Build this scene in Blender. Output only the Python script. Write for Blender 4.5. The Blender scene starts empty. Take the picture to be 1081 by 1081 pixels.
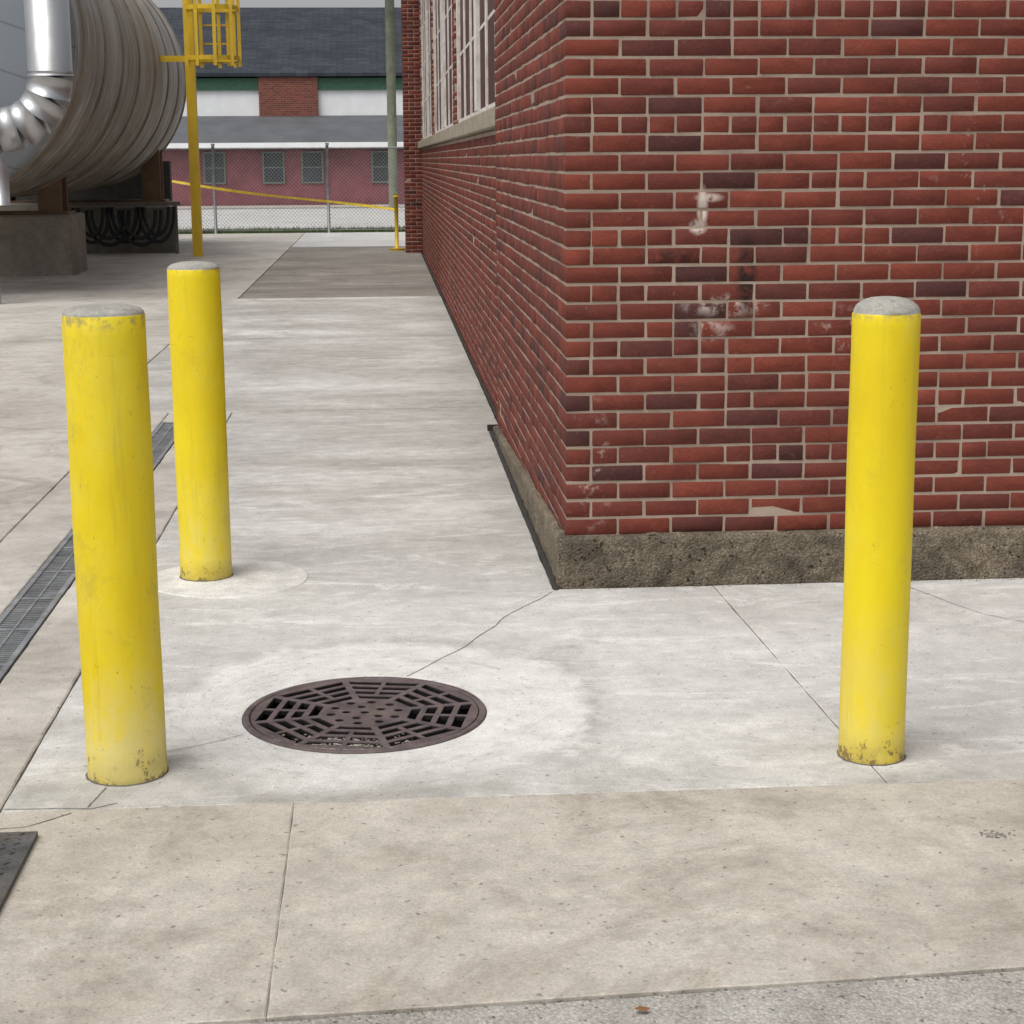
import bpy, bmesh, math, random
import numpy as np
from mathutils import Vector, Matrix, noise as mnoise
from mathutils.geometry import tessellate_polygon
random.seed(7); rng=np.random.default_rng(7)
S=bpy.context.scene
def link(o):
    S.collection.objects.link(o); return o
# ------------------------------------------------------------ node helpers
class NT:
    def __init__(s,name):
        s.m=bpy.data.materials.new(name); s.m.use_nodes=True
        s.t=s.m.node_tree; s.t.nodes.clear()
        s.out=s.n('ShaderNodeOutputMaterial'); s.b=s.n('ShaderNodeBsdfPrincipled')
        s.l(s.b.outputs[0],s.out.inputs[0])
        s.geo=s.n('ShaderNodeNewGeometry'); s.pos=s.geo.outputs['Position']
    def n(s,t): return s.t.nodes.new(t)
    def l(s,a,b): s.t.links.new(a,b)
    def setin(s,i,v):
        if isinstance(v,bpy.types.NodeSocket): s.l(v,i)
        else:
            if isinstance(v,(tuple,list)) and len(v)==3 and i.type=='RGBA': v=(*v,1)
            i.default_value=v
    def scale(s,vec,sc,off=(0,0,0)):
        m=s.n('ShaderNodeMapping'); s.l(vec,m.inputs[0]); m.inputs['Scale'].default_value=sc; m.inputs['Location'].default_value=off
        return m.outputs[0]
    def noise(s,sc,det=5,rough=.6,vec=None,dist=0):
        x=s.n('ShaderNodeTexNoise'); s.l(vec or s.pos,x.inputs['Vector'])
        x.inputs['Scale'].default_value=sc; x.inputs['Detail'].default_value=min(det,6); x.inputs['Roughness'].default_value=rough; x.inputs['Distortion'].default_value=dist
        return x.outputs[0]
    def vor(s,sc,vec=None,feat='F1'):
        x=s.n('ShaderNodeTexVoronoi'); x.feature=feat; s.l(vec or s.pos,x.inputs['Vector']); x.inputs['Scale'].default_value=sc
        return x
    def mr(s,v,a,b,c=0,d=1):
        x=s.n('ShaderNodeMapRange'); s.setin(x.inputs[0],v)
        for i,k in enumerate((a,b,c,d)): x.inputs[i+1].default_value=k
        return x.outputs[0]
    def math(s,op,a,b=0,c=0):
        x=s.n('ShaderNodeMath'); x.operation=op; s.setin(x.inputs[0],a); s.setin(x.inputs[1],b); s.setin(x.inputs[2],c); return x.outputs[0]
    def mix(s,f,a,b,mode='MIX'):
        x=s.n('ShaderNodeMix'); x.data_type='RGBA'; x.blend_type=mode
        s.setin(x.inputs[0],f); s.setin(x.inputs[6],a); s.setin(x.inputs[7],b); return x.outputs[2]
    def ramp(s,f,stops):
        x=s.n('ShaderNodeValToRGB'); s.l(f,x.inputs[0]); e=x.color_ramp.elements
        while len(e)<len(stops): e.new(.5)
        for q,(p,c) in zip(e,stops): q.position=p; q.color=(*c,1)
        return x.outputs[0]
    def sep(s,v=None):
        x=s.n('ShaderNodeSeparateXYZ'); s.l(v or s.pos,x.inputs[0]); return x.outputs
    def bump(s,h,st=.3,d=.01,normal=None):
        x=s.n('ShaderNodeBump'); x.inputs['Strength'].default_value=st; x.inputs['Distance'].default_value=d; s.l(h,x.inputs['Height'])
        if normal: s.l(normal,x.inputs['Normal'])
        return x.outputs[0]
    def done(s,col=None,rough=.8,metal=0,nrm=None,spec=.4):
        if col is not None: s.setin(s.b.inputs['Base Color'],col)
        s.setin(s.b.inputs['Roughness'],rough); s.setin(s.b.inputs['Metallic'],metal)
        s.b.inputs['Specular IOR Level'].default_value=spec
        if nrm: s.l(nrm,s.b.inputs['Normal'])
        return s.m

def concrete(name,light,dark,stain,pit=.5,bands=0,agg=0,apron=False,bs=.35,big=.7,wear=.5,aggs=85):
    k=NT(name)
    a=k.mr(k.noise(big,6,.66,dist=.5),.38,.62)
    col=k.mix(a,light,dark)
    st=k.mr(k.noise(1.7,6,.72,k.scale(k.pos,(1,1,1),(13,5,2)),.9),.5,.68,0,wear)
    col=k.mix(st,col,stain)
    if bands:
        bn=k.noise(1,5,.65,k.scale(k.pos,(.35,2.6,1)),.3)
        col=k.mix(k.mr(bn,.40,.62,0,bands),col,dark)
        yy=k.sep()[1]
        wet=k.math('MULTIPLY',k.mr(yy,5.6,8.6),k.mr(k.noise(.75,6,.68,k.scale(k.pos,(.6,1.2,1),(3,3,3)),.7),.40,.57,.10,1))
        col=k.mix(k.math('MULTIPLY',wet,.72),col,stain)
        ws=k.math('MULTIPLY',k.mr(yy,7,9),k.mr(k.noise(1,6,.75,k.scale(k.pos,(.5,2.0,1),(8,1,3)),.9),.54,.66,0,.55))
        col=k.mix(ws,col,light)
    if apron:
        x=k.sep()
        nz=k.math('MULTIPLY',k.math('SUBTRACT',k.noise(2.6,5,.6),.5),.42)
        dx=k.math('SUBTRACT',x[0],-.06); dy=k.math('MULTIPLY',k.math('SUBTRACT',x[1],5.03),.92)
        d0=k.math('SQRT',k.math('ADD',k.math('MULTIPLY',dx,dx),k.math('MULTIPLY',dy,dy)))
        d=k.math('ADD',d0,nz)
        ang=k.math('ARCTAN2',dy,dx)
        cv=k.n('ShaderNodeCombineXYZ'); k.l(k.math('MULTIPLY',d0,22),cv.inputs[0]); k.l(k.math('MULTIPLY',ang,2.6),cv.inputs[1])
        tro=k.noise(1,5,.7,cv.outputs[0],1.2)
        near=k.mr(d,.72,.60,0,1)
        col=k.mix(k.math('MULTIPLY',near,k.mr(tro,.35,.65,.45,.85)),col,(.72,.71,.68))
        col=k.mix(k.math('MULTIPLY',near,k.mr(tro,.45,.34,0,.28)),col,stain)
        ln=k.math('MULTIPLY',k.mr(d,.62,.67,0,1),k.mr(d,.75,.68,0,1))
        col=k.mix(k.math('MULTIPLY',ln,k.mr(k.noise(4,4),.38,.6,.1,.6)),col,stain)
        pz=k.mr(k.noise(2.2,6,.78,k.scale(k.pos,(.7,2.1,1),(7,1,0)),1.6),.52,.62,0,.7)
        col=k.mix(k.math('MULTIPLY',pz,k.mr(x[1],11,6.5,.35,1)),col,(.73,.72,.695))
        fr=k.math('MULTIPLY',k.mr(x[1],4.66,4.24,0,1),k.mr(k.noise(2.2,6,.72),.36,.6,0,.8))
        col=k.mix(fr,col,stain)
        lf=k.math('MULTIPLY',k.mr(x[0],-.55,-.95,0,1),k.mr(k.noise(2.9,6,.72,k.scale(k.pos,(1,.6,1))),.42,.62,0,.6))
        col=k.mix(lf,col,stain)
        gw=k.math('MULTIPLY',k.mr(x[0],.30,.68,0,1),k.mr(x[1],6.2,7.5,0,.75))
        col=k.mix(k.math('MULTIPLY',gw,k.mr(k.noise(3,5,.7),.35,.6,.3,1)),col,stain)
    m2=k.mr(k.noise(9,6,.78),.3,.7,.80,1.16)
    col=k.mix(1,col,m2,'MULTIPLY')
    f=k.noise(140,3,.7)
    col=k.mix(1,col,k.mr(f,.3,.7,.82,1.15),'MULTIPLY')
    pits=k.mr(k.noise(48,2,.5),.66,.72,0,pit)
    col=k.mix(pits,col,tuple(c*.35 for c in stain))
    h=k.math('ADD',k.math('MULTIPLY',f,.5),k.noise(30,4,.6))
    if agg:
        v=k.vor(aggs); vc=v.outputs['Color']
        g=k.mr(k.sep(vc)[0],0,1,.6,1.3)
        col=k.mix(agg,col,k.mix(1,col,g,'MULTIPLY'))
        col=k.mix(k.mr(v.outputs['Distance'],.35,.6,0,agg*.5),col,tuple(c*.5 for c in stain))
        h=k.math('SUBTRACT',h,k.math('MULTIPLY',v.outputs['Distance'],1.3*agg))
    if bands or apron:
        br=k.noise(1,2,.6,k.scale(k.pos,(12,240,20)))
        h=k.math('ADD',h,k.math('MULTIPLY',br,.4))
    h=k.math('SUBTRACT',h,pits)
    return k.done(col,k.mr(a,0,1,.92,.75),0,k.bump(h,bs,.006),.3)

M={}
M['apron']=concrete('new_concrete',(.66,.65,.62),(.53,.52,.495),(.33,.315,.285),.5,.65,apron=True)
M['yard']=concrete('yard_concrete',(.54,.51,.465),(.41,.38,.34),(.28,.255,.22),.5,wear=.75)
M['front']=concrete('front_concrete',(.55,.51,.45),(.44,.40,.345),(.31,.27,.22),.6,agg=.12,big=1.0,wear=.85)
M['curb']=concrete('gutter_concrete',(.48,.46,.42),(.38,.36,.325),(.26,.245,.215),.8,agg=.5,bs=.6,aggs=140)
M['wet']=concrete('damp_concrete',(.42,.39,.35),(.27,.245,.21),(.17,.155,.135),.4,.8,wear=.8)
M['street']=concrete('street',(.56,.55,.53),(.48,.47,.45),(.42,.41,.39),.3)
M['patch']=concrete('patch_concrete',(.70,.69,.66),(.62,.61,.58),(.42,.405,.37),.3,big=2.5,wear=.6)
M['plinth']=concrete('plinth_concrete',(.29,.235,.17),(.165,.135,.095),(.075,.063,.047),1,agg=.7,bs=.95,big=4.5,wear=.9,aggs=110)
M['block']=concrete('block_concrete',(.30,.27,.23),(.21,.19,.16),(.12,.11,.09),.6)

def simple(name,c,rough=.7,metal=0,var=.25,sc=8,bump=.15,stain=None,stamt=.5,slot_shade=False):
    k=NT(name)
    f=k.mr(k.noise(sc,5,.65),.3,.7,1-var,1+var)
    col=k.mix(1,c,f,'MULTIPLY')
    if stain: col=k.mix(k.mr(k.noise(sc*.6,6,.7,k.scale(k.pos,(1,1,.4),(5,5,5))),.48,.7,0,stamt),col,stain)
    if slot_shade: col=k.mix(k.mr(k.sep()[2],.0030,-.001,0,.93),col,(.006,.005,.005))   # shade inside the slots, painted as near-black below the lid top
    return k.done(col,rough,metal,k.bump(k.noise(sc*8,3),bump,.005))
M['joint']=simple('joint_filler',(.035,.032,.028),.95)
M['dirt']=simple('joint_dirt',(.17,.15,.125),.95,0,.5,20)
M['base']=simple('ground_soil',(.07,.065,.055),.95,sc=2)
M['crack']=simple('crack_dark',(.13,.115,.10),.95)
M['iron']=simple('cast_iron',(.120,.093,.095),.65,.15,.45,16,.6,(.19,.135,.11),.7,slot_shade=True)
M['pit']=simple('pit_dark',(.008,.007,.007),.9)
M['silt']=simple('silt',(.36,.33,.28),.95,0,.4,30,.6)
M['galv']=simple('galvanised_grate',(.27,.28,.29),.55,.4,.35,10,.3,(.13,.115,.09))
M['plate']=simple('steel_plate',(.10,.10,.10),.6,.4,.5,12,.8,(.18,.14,.10))
M['ypaint']=simple('yellow_gloss_paint',(.70,.47,.03),.45,0,.12,3,.05,(.40,.25,.04),.5)
M['brown']=simple('brown_steel',(.19,.12,.07),.6,.1,.25,3,.1,(.10,.06,.04))
M['rubber']=simple('black_rubber',(.025,.025,.028),.6)
M['white']=simple('white_siding',(.82,.83,.84),.6,0,.06,2)
M['wframe']=simple('white_window_frame',(.70,.67,.62),.55,0,.2,9,.2,(.26,.13,.10),.6)
M['green']=simple('green_fascia',(.035,.10,.06),.6)
M['pink']=simple('painted_block_wall',(.24,.075,.09),.85,0,.25,1.5,.2,(.15,.05,.06))
M['lean']=simple('lean_to_roofing',(.10,.105,.115),.75,0,.2,1)
M['grass']=simple('grass_blades',(.10,.13,.04),.9,0,.5,6)
M['wood']=simple('weathered_pole_wood',(.14,.15,.105),.85,0,.3,4)
M['wire']=simple('fence_wire',(.22,.23,.23),.5,.5)
M['tape']=simple('caution_tape',(.75,.55,.05),.5)
M['stone']=simple('pebbles_stone',(.22,.20,.17),.9,0,.6,30)
M['leaf']=simple('dry_leaf',(.20,.09,.04),.8)
M['sill']=simple('limestone_sill',(.30,.26,.20),.85,0,.25,6,.4,(.16,.13,.10))
k=NT('shingle_roof')
bt=k.n('ShaderNodeTexBrick'); k.l(k.scale(k.pos,(1,1.2,1)),bt.inputs['Vector'])
bt.inputs['Color1'].default_value=(.032,.038,.048,1); bt.inputs['Color2'].default_value=(.050,.056,.067,1); bt.inputs['Mortar'].default_value=(.026,.03,.036,1)
bt.inputs['Scale'].default_value=1; bt.inputs['Brick Width'].default_value=.5; bt.inputs['Row Height'].default_value=.22; bt.inputs['Mortar Size'].default_value=.02
M['shingle']=k.done(k.mix(1,bt.outputs[0],k.mr(k.noise(.8,6,.7),.3,.7,.75,1.3),'MULTIPLY'),.9,spec=.2)
k=NT('far_brickwork')
sv=k.sep(); cv=k.n('ShaderNodeCombineXYZ'); k.l(sv[0],cv.inputs[0]); k.l(sv[2],cv.inputs[1])
bt=k.n('ShaderNodeTexBrick'); k.l(cv.outputs[0],bt.inputs['Vector'])
bt.inputs['Color1'].default_value=(.22,.06,.042,1); bt.inputs['Color2'].default_value=(.12,.038,.03,1); bt.inputs['Mortar'].default_value=(.20,.13,.10,1)
bt.inputs['Scale'].default_value=1; bt.inputs['Brick Width'].default_value=.21; bt.inputs['Row Height'].default_value=.075; bt.inputs['Mortar Size'].default_value=.008
M['brickfar']=k.done(bt.outputs[0],.9)
k=NT('window_glass_dark')
M['glass']=k.done(k.mix(k.mr(k.noise(1.6,5,.6,k.scale(k.pos,(1,1,.35))),.52,.7),(.06,.019,.017),(.16,.07,.055)),.45,0,None,.25)
k=NT('far_glass'); M['fglass']=k.done(k.mix(k.noise(1.5),(.02,.025,.03),(.10,.11,.12)),.2)
k=NT('lime_mortar')
c=k.mix(k.mr(k.noise(7,6,.7),.3,.7),(.43,.34,.27),(.30,.23,.18))
c=k.mix(k.mr(k.noise(2,6,.66),.50,.68,0,.6),c,(.17,.11,.09))
M['mortar']=k.done(c,.95,0,k.bump(k.noise(160,4,.7),.6,.004))
# brick
k=NT('red_brick')
at=k.n('ShaderNodeAttribute'); at.attribute_name='bcol'; A=k.sep(at.outputs['Color'])
col=k.ramp(A[0],[(0,(.070,.028,.027)),(.04,(.088,.031,.028)),(.12,(.122,.034,.0265)),(.40,(.146,.037,.0255)),(.75,(.166,.040,.0265)),(1,(.195,.046,.030))])
vv=k.n('ShaderNodeVectorMath'); vv.operation='ADD'; k.l(k.scale(k.pos,(1,1,2.5)),vv.inputs[0]); sc2=k.n('ShaderNodeVectorMath'); sc2.operation='SCALE'; k.l(at.outputs['Color'],sc2.inputs[0]); sc2.inputs['Scale'].default_value=40; k.l(sc2.outputs[0],vv.inputs[1])
n1=k.noise(9,5,.7,vv.outputs[0])
col=k.mix(1,col,k.mr(n1,.3,.7,.78,1.24),'MULTIPLY')
col=k.mix(k.mr(k.noise(19,5,.75,vv.outputs[0]),.58,.74,0,.5),col,(.06,.024,.022))
fine=k.noise(220,3,.6)
col=k.mix(1,col,k.mr(fine,.3,.7,.78,1.22),'MULTIPLY')
hz=k.noise(30,6,.85,k.scale(k.pos,(1,1,1),(3,8,2)))
col=k.mix(k.mr(hz,.58,.72,0,.42),col,(.29,.18,.135))
# broad weathering of the wall
col=k.mix(k.mr(k.noise(.9,6,.7,k.scale(k.pos,(1,1,.7),(2,2,2))),.48,.68,0,.32),col,(.075,.030,.026))
P=k.sep()
bn1=k.noise(15,5,.72); nearY=k.mr(P[1],6.52,6.50,0,1)
def blob(cx,cz,rx,rz,lo,hi,amt):
    dx=k.math('DIVIDE',k.math('SUBTRACT',P[0],cx),rx); dz=k.math('DIVIDE',k.math('SUBTRACT',P[2],cz),rz)
    d=k.math('SQRT',k.math('ADD',k.math('MULTIPLY',dx,dx),k.math('MULTIPLY',dz,dz)))
    return k.math('MULTIPLY',k.mr(d,1,.45,0,1),k.mr(bn1,lo,hi,0,amt))
tot=None
for a in [(1.18,1.42,.024,.09,.30,.42,1.0),(1.165,1.35,.04,.035,.36,.48,.95),(1.205,1.455,.06,.02,.38,.48,.8),(1.28,1.06,.20,.05,.48,.58,.6),(1.22,.97,.10,.05,.46,.58,.5),(1.75,.95,.2,.12,.55,.65,.4),(.78,.45,.08,.3,.55,.63,.4),(2.2,1.5,.2,.3,.6,.68,.4)]:
    q=blob(*a); tot=q if tot is None else k.math('MAXIMUM',tot,q)
col=k.mix(k.math('MULTIPLY',tot,nearY),col,(.55,.47,.42))
q=k.math('MAXIMUM',blob(1.35,1.17,.045,.17,.34,.5,.95),blob(1.08,1.23,.16,.05,.38,.52,.7))
col=k.mix(k.math('MULTIPLY',q,nearY),col,(.025,.015,.015))
h=k.math('ADD',k.noise(60,4,.7),k.math('MULTIPLY',fine,.4))
M['brick']=k.done(col,k.mr(n1,.3,.7,.70,.9),0,k.bump(h,.55,.004),.2)
def bollard_mat(name,seed,wear):
    k=NT(name)
    tc=k.n('ShaderNodeTexCoord'); v=k.scale(tc.outputs['Object'],(1,1,1),(seed,seed*2,0)); z=k.sep(tc.outputs['Object'])[2]
    col=k.mix(k.mr(k.noise(2.8,5,.65,k.scale(v,(1,1,.5))),.35,.65),(.85,.675,.013),(.76,.565,.010))
    fade=k.mr(k.noise(5,6,.7,k.scale(v,(1,1,.7),(1,1,seed))),.50,.70,0,.30)
    col=k.mix(fade,col,(.80,.68,.14))
    rub=k.math('MULTIPLY',k.mr(z,.46,.10,0,1),k.mr(k.noise(5,6,.75,k.scale(v,(1,1,.5))),.40,.60,0,.6*wear))
    col=k.mix(rub,col,(.72,.64,.28))
    run=k.mr(k.noise(26,5,.7,k.scale(v,(1,1,.06))),.56,.74,0,.34*wear)
    col=k.mix(run,col,(.46,.34,.04))
    smu=k.mr(k.noise(7,6,.8,k.scale(v,(1,1,.8),(9,9,9))),.56,.72,0,.35*wear)
    col=k.mix(smu,col,(.42,.33,.07))
    sc=k.mr(k.noise(38,6,.82,k.scale(v,(1,1,.55))),.63,.675,0,.7*wear)
    col=k.mix(sc,col,(.24,.16,.05))
    scr=k.mr(k.noise(9,4,.7,k.scale(v,(1,1,9),(2,4,1)),.8),.685,.70,0,.35*wear)
    col=k.mix(scr,col,(.35,.26,.06))
    chipz=k.math('MULTIPLY',k.mr(z,.16,0,0,1),.17)
    chip=k.mr(k.math('ADD',k.noise(24,6,.78,v),chipz),.69,.73,0,.8)
    col=k.mix(chip,col,(.13,.08,.04))
    dirt=k.math('MULTIPLY',k.mr(z,.09,0,0,1),k.mr(k.noise(9,6,.7,v),.3,.6,.05,.65))
    col=k.mix(dirt,col,(.25,.18,.07))
    rim=k.math('MULTIPLY',k.mr(z,1.180,1.210,0,.8),k.mr(k.noise(30,4,.7,v),.46,.6))
    col=k.mix(rim,col,(.30,.25,.12))
    h=k.math('ADD',k.noise(9,4,.5,v),k.math('MULTIPLY',k.noise(90,3,.6,v),.25))
    h=k.math('SUBTRACT',h,k.math('MULTIPLY',chip,.3))
    return k.done(col,k.mr(fade,0,.3,.52,.72),0,k.bump(h,.3,.006),.33)
capm=concrete('bollard_fill_concrete',(.42,.41,.37),(.35,.34,.30),(.26,.245,.21),.5,agg=.15,big=9)
k=NT('tank_cladding')
x=k.sep()
str_=k.noise(1,6,.7,k.scale(k.pos,(2.2,.5,.35)))
col=k.mix(k.mr(str_,.36,.66),(.42,.41,.385),(.24,.22,.19))
low=k.math('MULTIPLY',k.mr(x[2],3.9,1.3,0,1),k.mr(k.noise(.9,6,.7,k.scale(k.pos,(1,2,.6))),.35,.6,0,.9))
col=k.mix(low,col,(.19,.155,.115))
col=k.mix(k.mr(k.noise(1,6,.7,k.scale(k.pos,(3,6,.6))),.54,.62,0,.75),col,(.54,.54,.52))
col=k.mix(k.mr(k.noise(1,6,.75,k.scale(k.pos,(2,9,.5),(4,4,4))),.56,.66,0,.6),col,(.12,.10,.08))
bandn=k.noise(1,2,.5,k.scale(k.pos,(.02,1.4,.02)))
col=k.mix(k.mr(bandn,.5,.6,0,.35),col,(.16,.13,.10))
seam=k.mr(k.math('PINGPONG',x[1],.37),.0,.03,1,0)
col=k.mix(k.math('MULTIPLY',seam,.4),col,(.13,.11,.09))
M['tank']=k.done(col,.65,.1,k.bump(k.noise(6,5),.2,.02))
k=NT('tank_head_panels')
x=k.sep(); g=k.mr(k.math('PINGPONG',k.math('ADD',x[2],k.math('MULTIPLY',x[0],.35)),.28),0,.02,1,0)
M['head']=k.done(k.mix(k.math('MULTIPLY',g,.6),k.mix(k.noise(1),(.30,.33,.36),(.22,.25,.28)),(.1,.1,.11)),.45,.3)
k=NT('polished_duct'); M['duct']=k.done(k.mix(k.noise(3),(.55,.56,.57),(.40,.40,.40)),.36,.8,k.bump(k.noise(2.5,3),.15,.05))

# ------------------------------------------------------------ mesh helpers
def mobj(name,bm,mats,smooth=False,parent=None,loc=None):
    me=bpy.data.meshes.new(name); bm.to_mesh(me); bm.free()
    for m in mats: me.materials.append(m)
    if smooth:
        for p in me.polygons: p.use_smooth=True
    o=bpy.data.objects.new(name,me); link(o)
    if parent: o.parent=parent
    if loc: o.location=loc
    return o
def empty(name):
    e=bpy.data.objects.new(name,None); link(e); e.empty_display_size=.2; return e
def box(bm,x0,x1,y0,y1,z0,z1,mi=0):
    v=[bm.verts.new(p) for p in [(x0,y0,z0),(x1,y0,z0),(x1,y1,z0),(x0,y1,z0),(x0,y0,z1),(x1,y0,z1),(x1,y1,z1),(x0,y1,z1)]]
    for f in [(0,3,2,1),(4,5,6,7),(0,1,5,4),(1,2,6,5),(2,3,7,6),(3,0,4,7)]:
        q=bm.faces.new([v[i] for i in f]); q.material_index=mi
def tube(bm,path,r,n=16,mi=0,cap=True,closed=False):
    path=[Vector(p) for p in path]; rings=[]; N=len(path); up=None
    for i,p in enumerate(path):
        t=(path[min(i+1,N-1)]-path[max(i-1,0)])
        t.normalize()
        if up is None:
            up=Vector((0,0,1)) if abs(t.z)<.9 else Vector((1,0,0))
        a=t.cross(up)
        if a.length<1e-4: a=t.orthogonal()
        a.normalize(); b=a.cross(t).normalized(); up=b
        rings.append([bm.verts.new(p+(a*math.cos(w)+b*math.sin(w))*r) for w in [2*math.pi*j/n for j in range(n)]])
    for i in range(N-1):
        A=rings[i];B=rings[(i+1)%N]
        for j in range(n):
            f=bm.faces.new([A[j],A[(j+1)%n],B[(j+1)%n],B[j]]); f.material_index=mi; f.smooth=True
    f=bm.faces.new(rings[0]); f.material_index=mi; f=bm.faces.new(rings[-1][::-1]); f.material_index=mi
def fixn(bm): bmesh.ops.recalc_face_normals(bm,faces=bm.faces)

def slab(name,poly,mat,z=0,th=.03,gap=.004,ch=.004,jit=.0018,hole=None,step=.06):
    pts=[];n=len(poly)
    for i in range(n):
        a=Vector(poly[i]);b=Vector(poly[(i+1)%n]); L=(b-a).length; m=max(1,min(int(L/step),260))
        d=(b-a).normalized(); nrm=Vector((-d.y,d.x))
        for j in range(m):
            p=a+(b-a)*j/m
            w=(mnoise.noise(Vector((p.x*7,p.y*7,z)))*1.5+random.uniform(-1,1)*.6)*jit
            pts.append((p,nrm,w))
    out=[]
    N=len(pts)
    for i in range(N):
        p,nn,w=pts[i]; np_=pts[i-1][1]; m=(nn+np_)
        m=m/max(.3,m.length)*(1.0 if (nn-np_).length<.01 else 1.414)
        out.append((p+m*(gap+w),m))
    inner=[(q+m*(ch+abs(random.gauss(0,.001)))) for q,m in out]
    bm=bmesh.new()
    top=[bm.verts.new((q.x,q.y,z)) for q in inner]
    mid=[bm.verts.new((q.x,q.y,z-ch*.8)) for q,m in out]
    bot=[bm.verts.new((q.x,q.y,z-th)) for q,m in out]
    for i in range(N):
        j=(i+1)%N
        bm.faces.new([top[j],top[i],mid[i],mid[j]][::-1]); bm.faces.new([mid[j],mid[i],bot[i],bot[j]][::-1])
    lst=[[Vector((v.co.x,v.co.y,0)) for v in top]]; allv=list(top)
    if hole:
        cx,cy,r=hole; H=96
        ht=[bm.verts.new((cx+r*math.cos(-2*math.pi*i/H),cy+r*math.sin(-2*math.pi*i/H),z)) for i in range(H)]
        hb=[bm.verts.new((v.co.x,v.co.y,z-th)) for v in ht]
        for i in range(H):
            j=(i+1)%H; bm.faces.new([ht[i],ht[j],hb[j],hb[i]])
        lst.append([Vector((v.co.x,v.co.y,0)) for v in ht]); allv+=ht
    for t in tessellate_polygon(lst):
        vs=[allv[i] for i in t]
        try: f=bm.faces.new(vs)
        except ValueError: continue
    fixn(bm)
    for f in bm.faces:
        if abs(f.normal.z)>.99 and f.normal.z<0: f.normal_flip()
    return mobj(name,bm,[mat])
def rect(x0,x1,y0,y1): return [(x0,y0),(x1,y0),(x1,y1),(x0,y1)]

# ------------------------------------------------------------ ground
MH=(-.077,4.965,.36)
bm=bmesh.new(); zb=-.03
o=[bm.verts.new((x,y,zb)) for x,y in [(-600,-600),(600,-600),(600,600),(-600,600)]]
s=[bm.verts.new((x,y,zb)) for x,y in [(MH[0]-.45,MH[1]-.45),(MH[0]+.45,MH[1]-.45),(MH[0]+.45,MH[1]+.45),(MH[0]-.45,MH[1]+.45)]]
for i in range(4): bm.faces.new([o[i],o[(i+1)%4],s[(i+1)%4],s[i]])
H=48; c=[bm.verts.new((MH[0]+.36*math.cos(2*math.pi*(i/H)-3*math.pi/4),MH[1]+.36*math.sin(2*math.pi*(i/H)-3*math.pi/4),zb)) for i in range(H)]
for q in range(4):
    seg=[c[(q*12+i)%H] for i in range(13)]
    bm.faces.new([s[q],s[(q+1)%4]]+seg[::-1])
mobj('ground',bm,[M['base']])
WX=.695
slab('pavement',[(-.985,4.25),(1.285,4.25),(1.235,6.42),(.622,6.42),(.622,10.4),(WX,10.4),(WX,21),(-1.9,21),(-1.9,11.4),(-.985,11.4)],M['apron'],hole=MH,gap=.0015,ch=.003)
slab('pavement',[(1.285,4.25),(2.9,4.25),(2.9,6.42),(1.235,6.42)],M['apron'],gap=.001,ch=.002)
slab('pavement',rect(2.9,9,4.25,6.42),M['apron'],gap=.0025)
slab('pavement',rect(-1.70,WX,21,26),M['wet'],gap=.006)
slab('pavement',rect(-1.70,WX,26,33.5),M['wet'],gap=.006)
slab('pavement',rect(-1.70,4,33.5,40),M['street'],gap=.006)
fy=lambda x:3.10+.055*(x+.39)
slab('gutter_apron',[(-.25,fy(-.25)),(9,fy(9)),(9,4.25),(-.25,4.25)],M['front'],gap=.0012,ch=.0025)
slab('gutter_apron',[(-5,fy(-5)),(-.25,fy(-.25)),(-.25,4.25),(-5,4.25)],M['front'],gap=.0012,ch=.0025)
slab('road',[(-14,-6),(12,-6),(12,fy(12)),(1.25,fy(1.25)),(-1,fy(-1)),(-14,fy(-14))],M['curb'],z=-.006,gap=.002,jit=.004)
bm=bmesh.new(); box(bm,-.262,-.238,3.11,4.237,-.02,-.0022); box(bm,-.97,9,4.238,4.262,-.02,-.0045)
v=[(1.20,6.41),(1.26,6.41),(1.31,4.27),(1.25,4.27)]; bm.faces.new([bm.verts.new((x,y,-.002)) for x,y in v][::-1])
mobj('joint_dirt',bm,[M['dirt']])
slab('yard_slab',rect(-1.665,-1.395,4.25,11.4),M['yard'])
slab('yard_slab',rect(-1.225,-.985,4.25,11.4),M['yard'],gap=.005)
slab('yard_slab',rect(-1.395,-1.225,11.0,11.4),M['yard'],gap=.001)
ys=[4.25,7.9,11.4]
for i in range(2):
    for xa,xb in [(-6,-1.665),(-12,-6)]: slab('yard_slab',rect(xa,xb,ys[i],ys[i+1]),M['yard'],gap=.003)
ys=[11.4,16.2,21,26.4,33,40]
for i in range(5):
    xr=-1.9 if i<2 else -1.70
    for xa,xb in [(-6,xr),(-10.5,-6),(-22,-10.5)]: slab('yard_slab',rect(xa,xb,ys[i],ys[i+1]),M['yard'],gap=.008,step=.2)
slab('street',rect(-60,60,43,60),M['street'],step=2)
slab('street_verge_pavement',rect(-60,60,60.1,62.9),M['yard'],z=.05,th=.08,step=2)
bm=bmesh.new()
for i in range(9000):
    x=random.uniform(-12,6); y=random.triangular(40.1,43,40.4); hgt=random.uniform(.03,.13); a=random.uniform(0,math.pi); w=.012
    dx,dy=math.cos(a)*w,math.sin(a)*w; lx,ly=random.uniform(-.04,.04),random.uniform(-.04,.04)
    bm.faces.new([bm.verts.new((x-dx,y-dy,zb)),bm.verts.new((x+dx,y+dy,zb)),bm.verts.new((x+lx,y+ly,zb+hgt))])
mobj('grass_verge',bm,[M['grass']])
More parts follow.
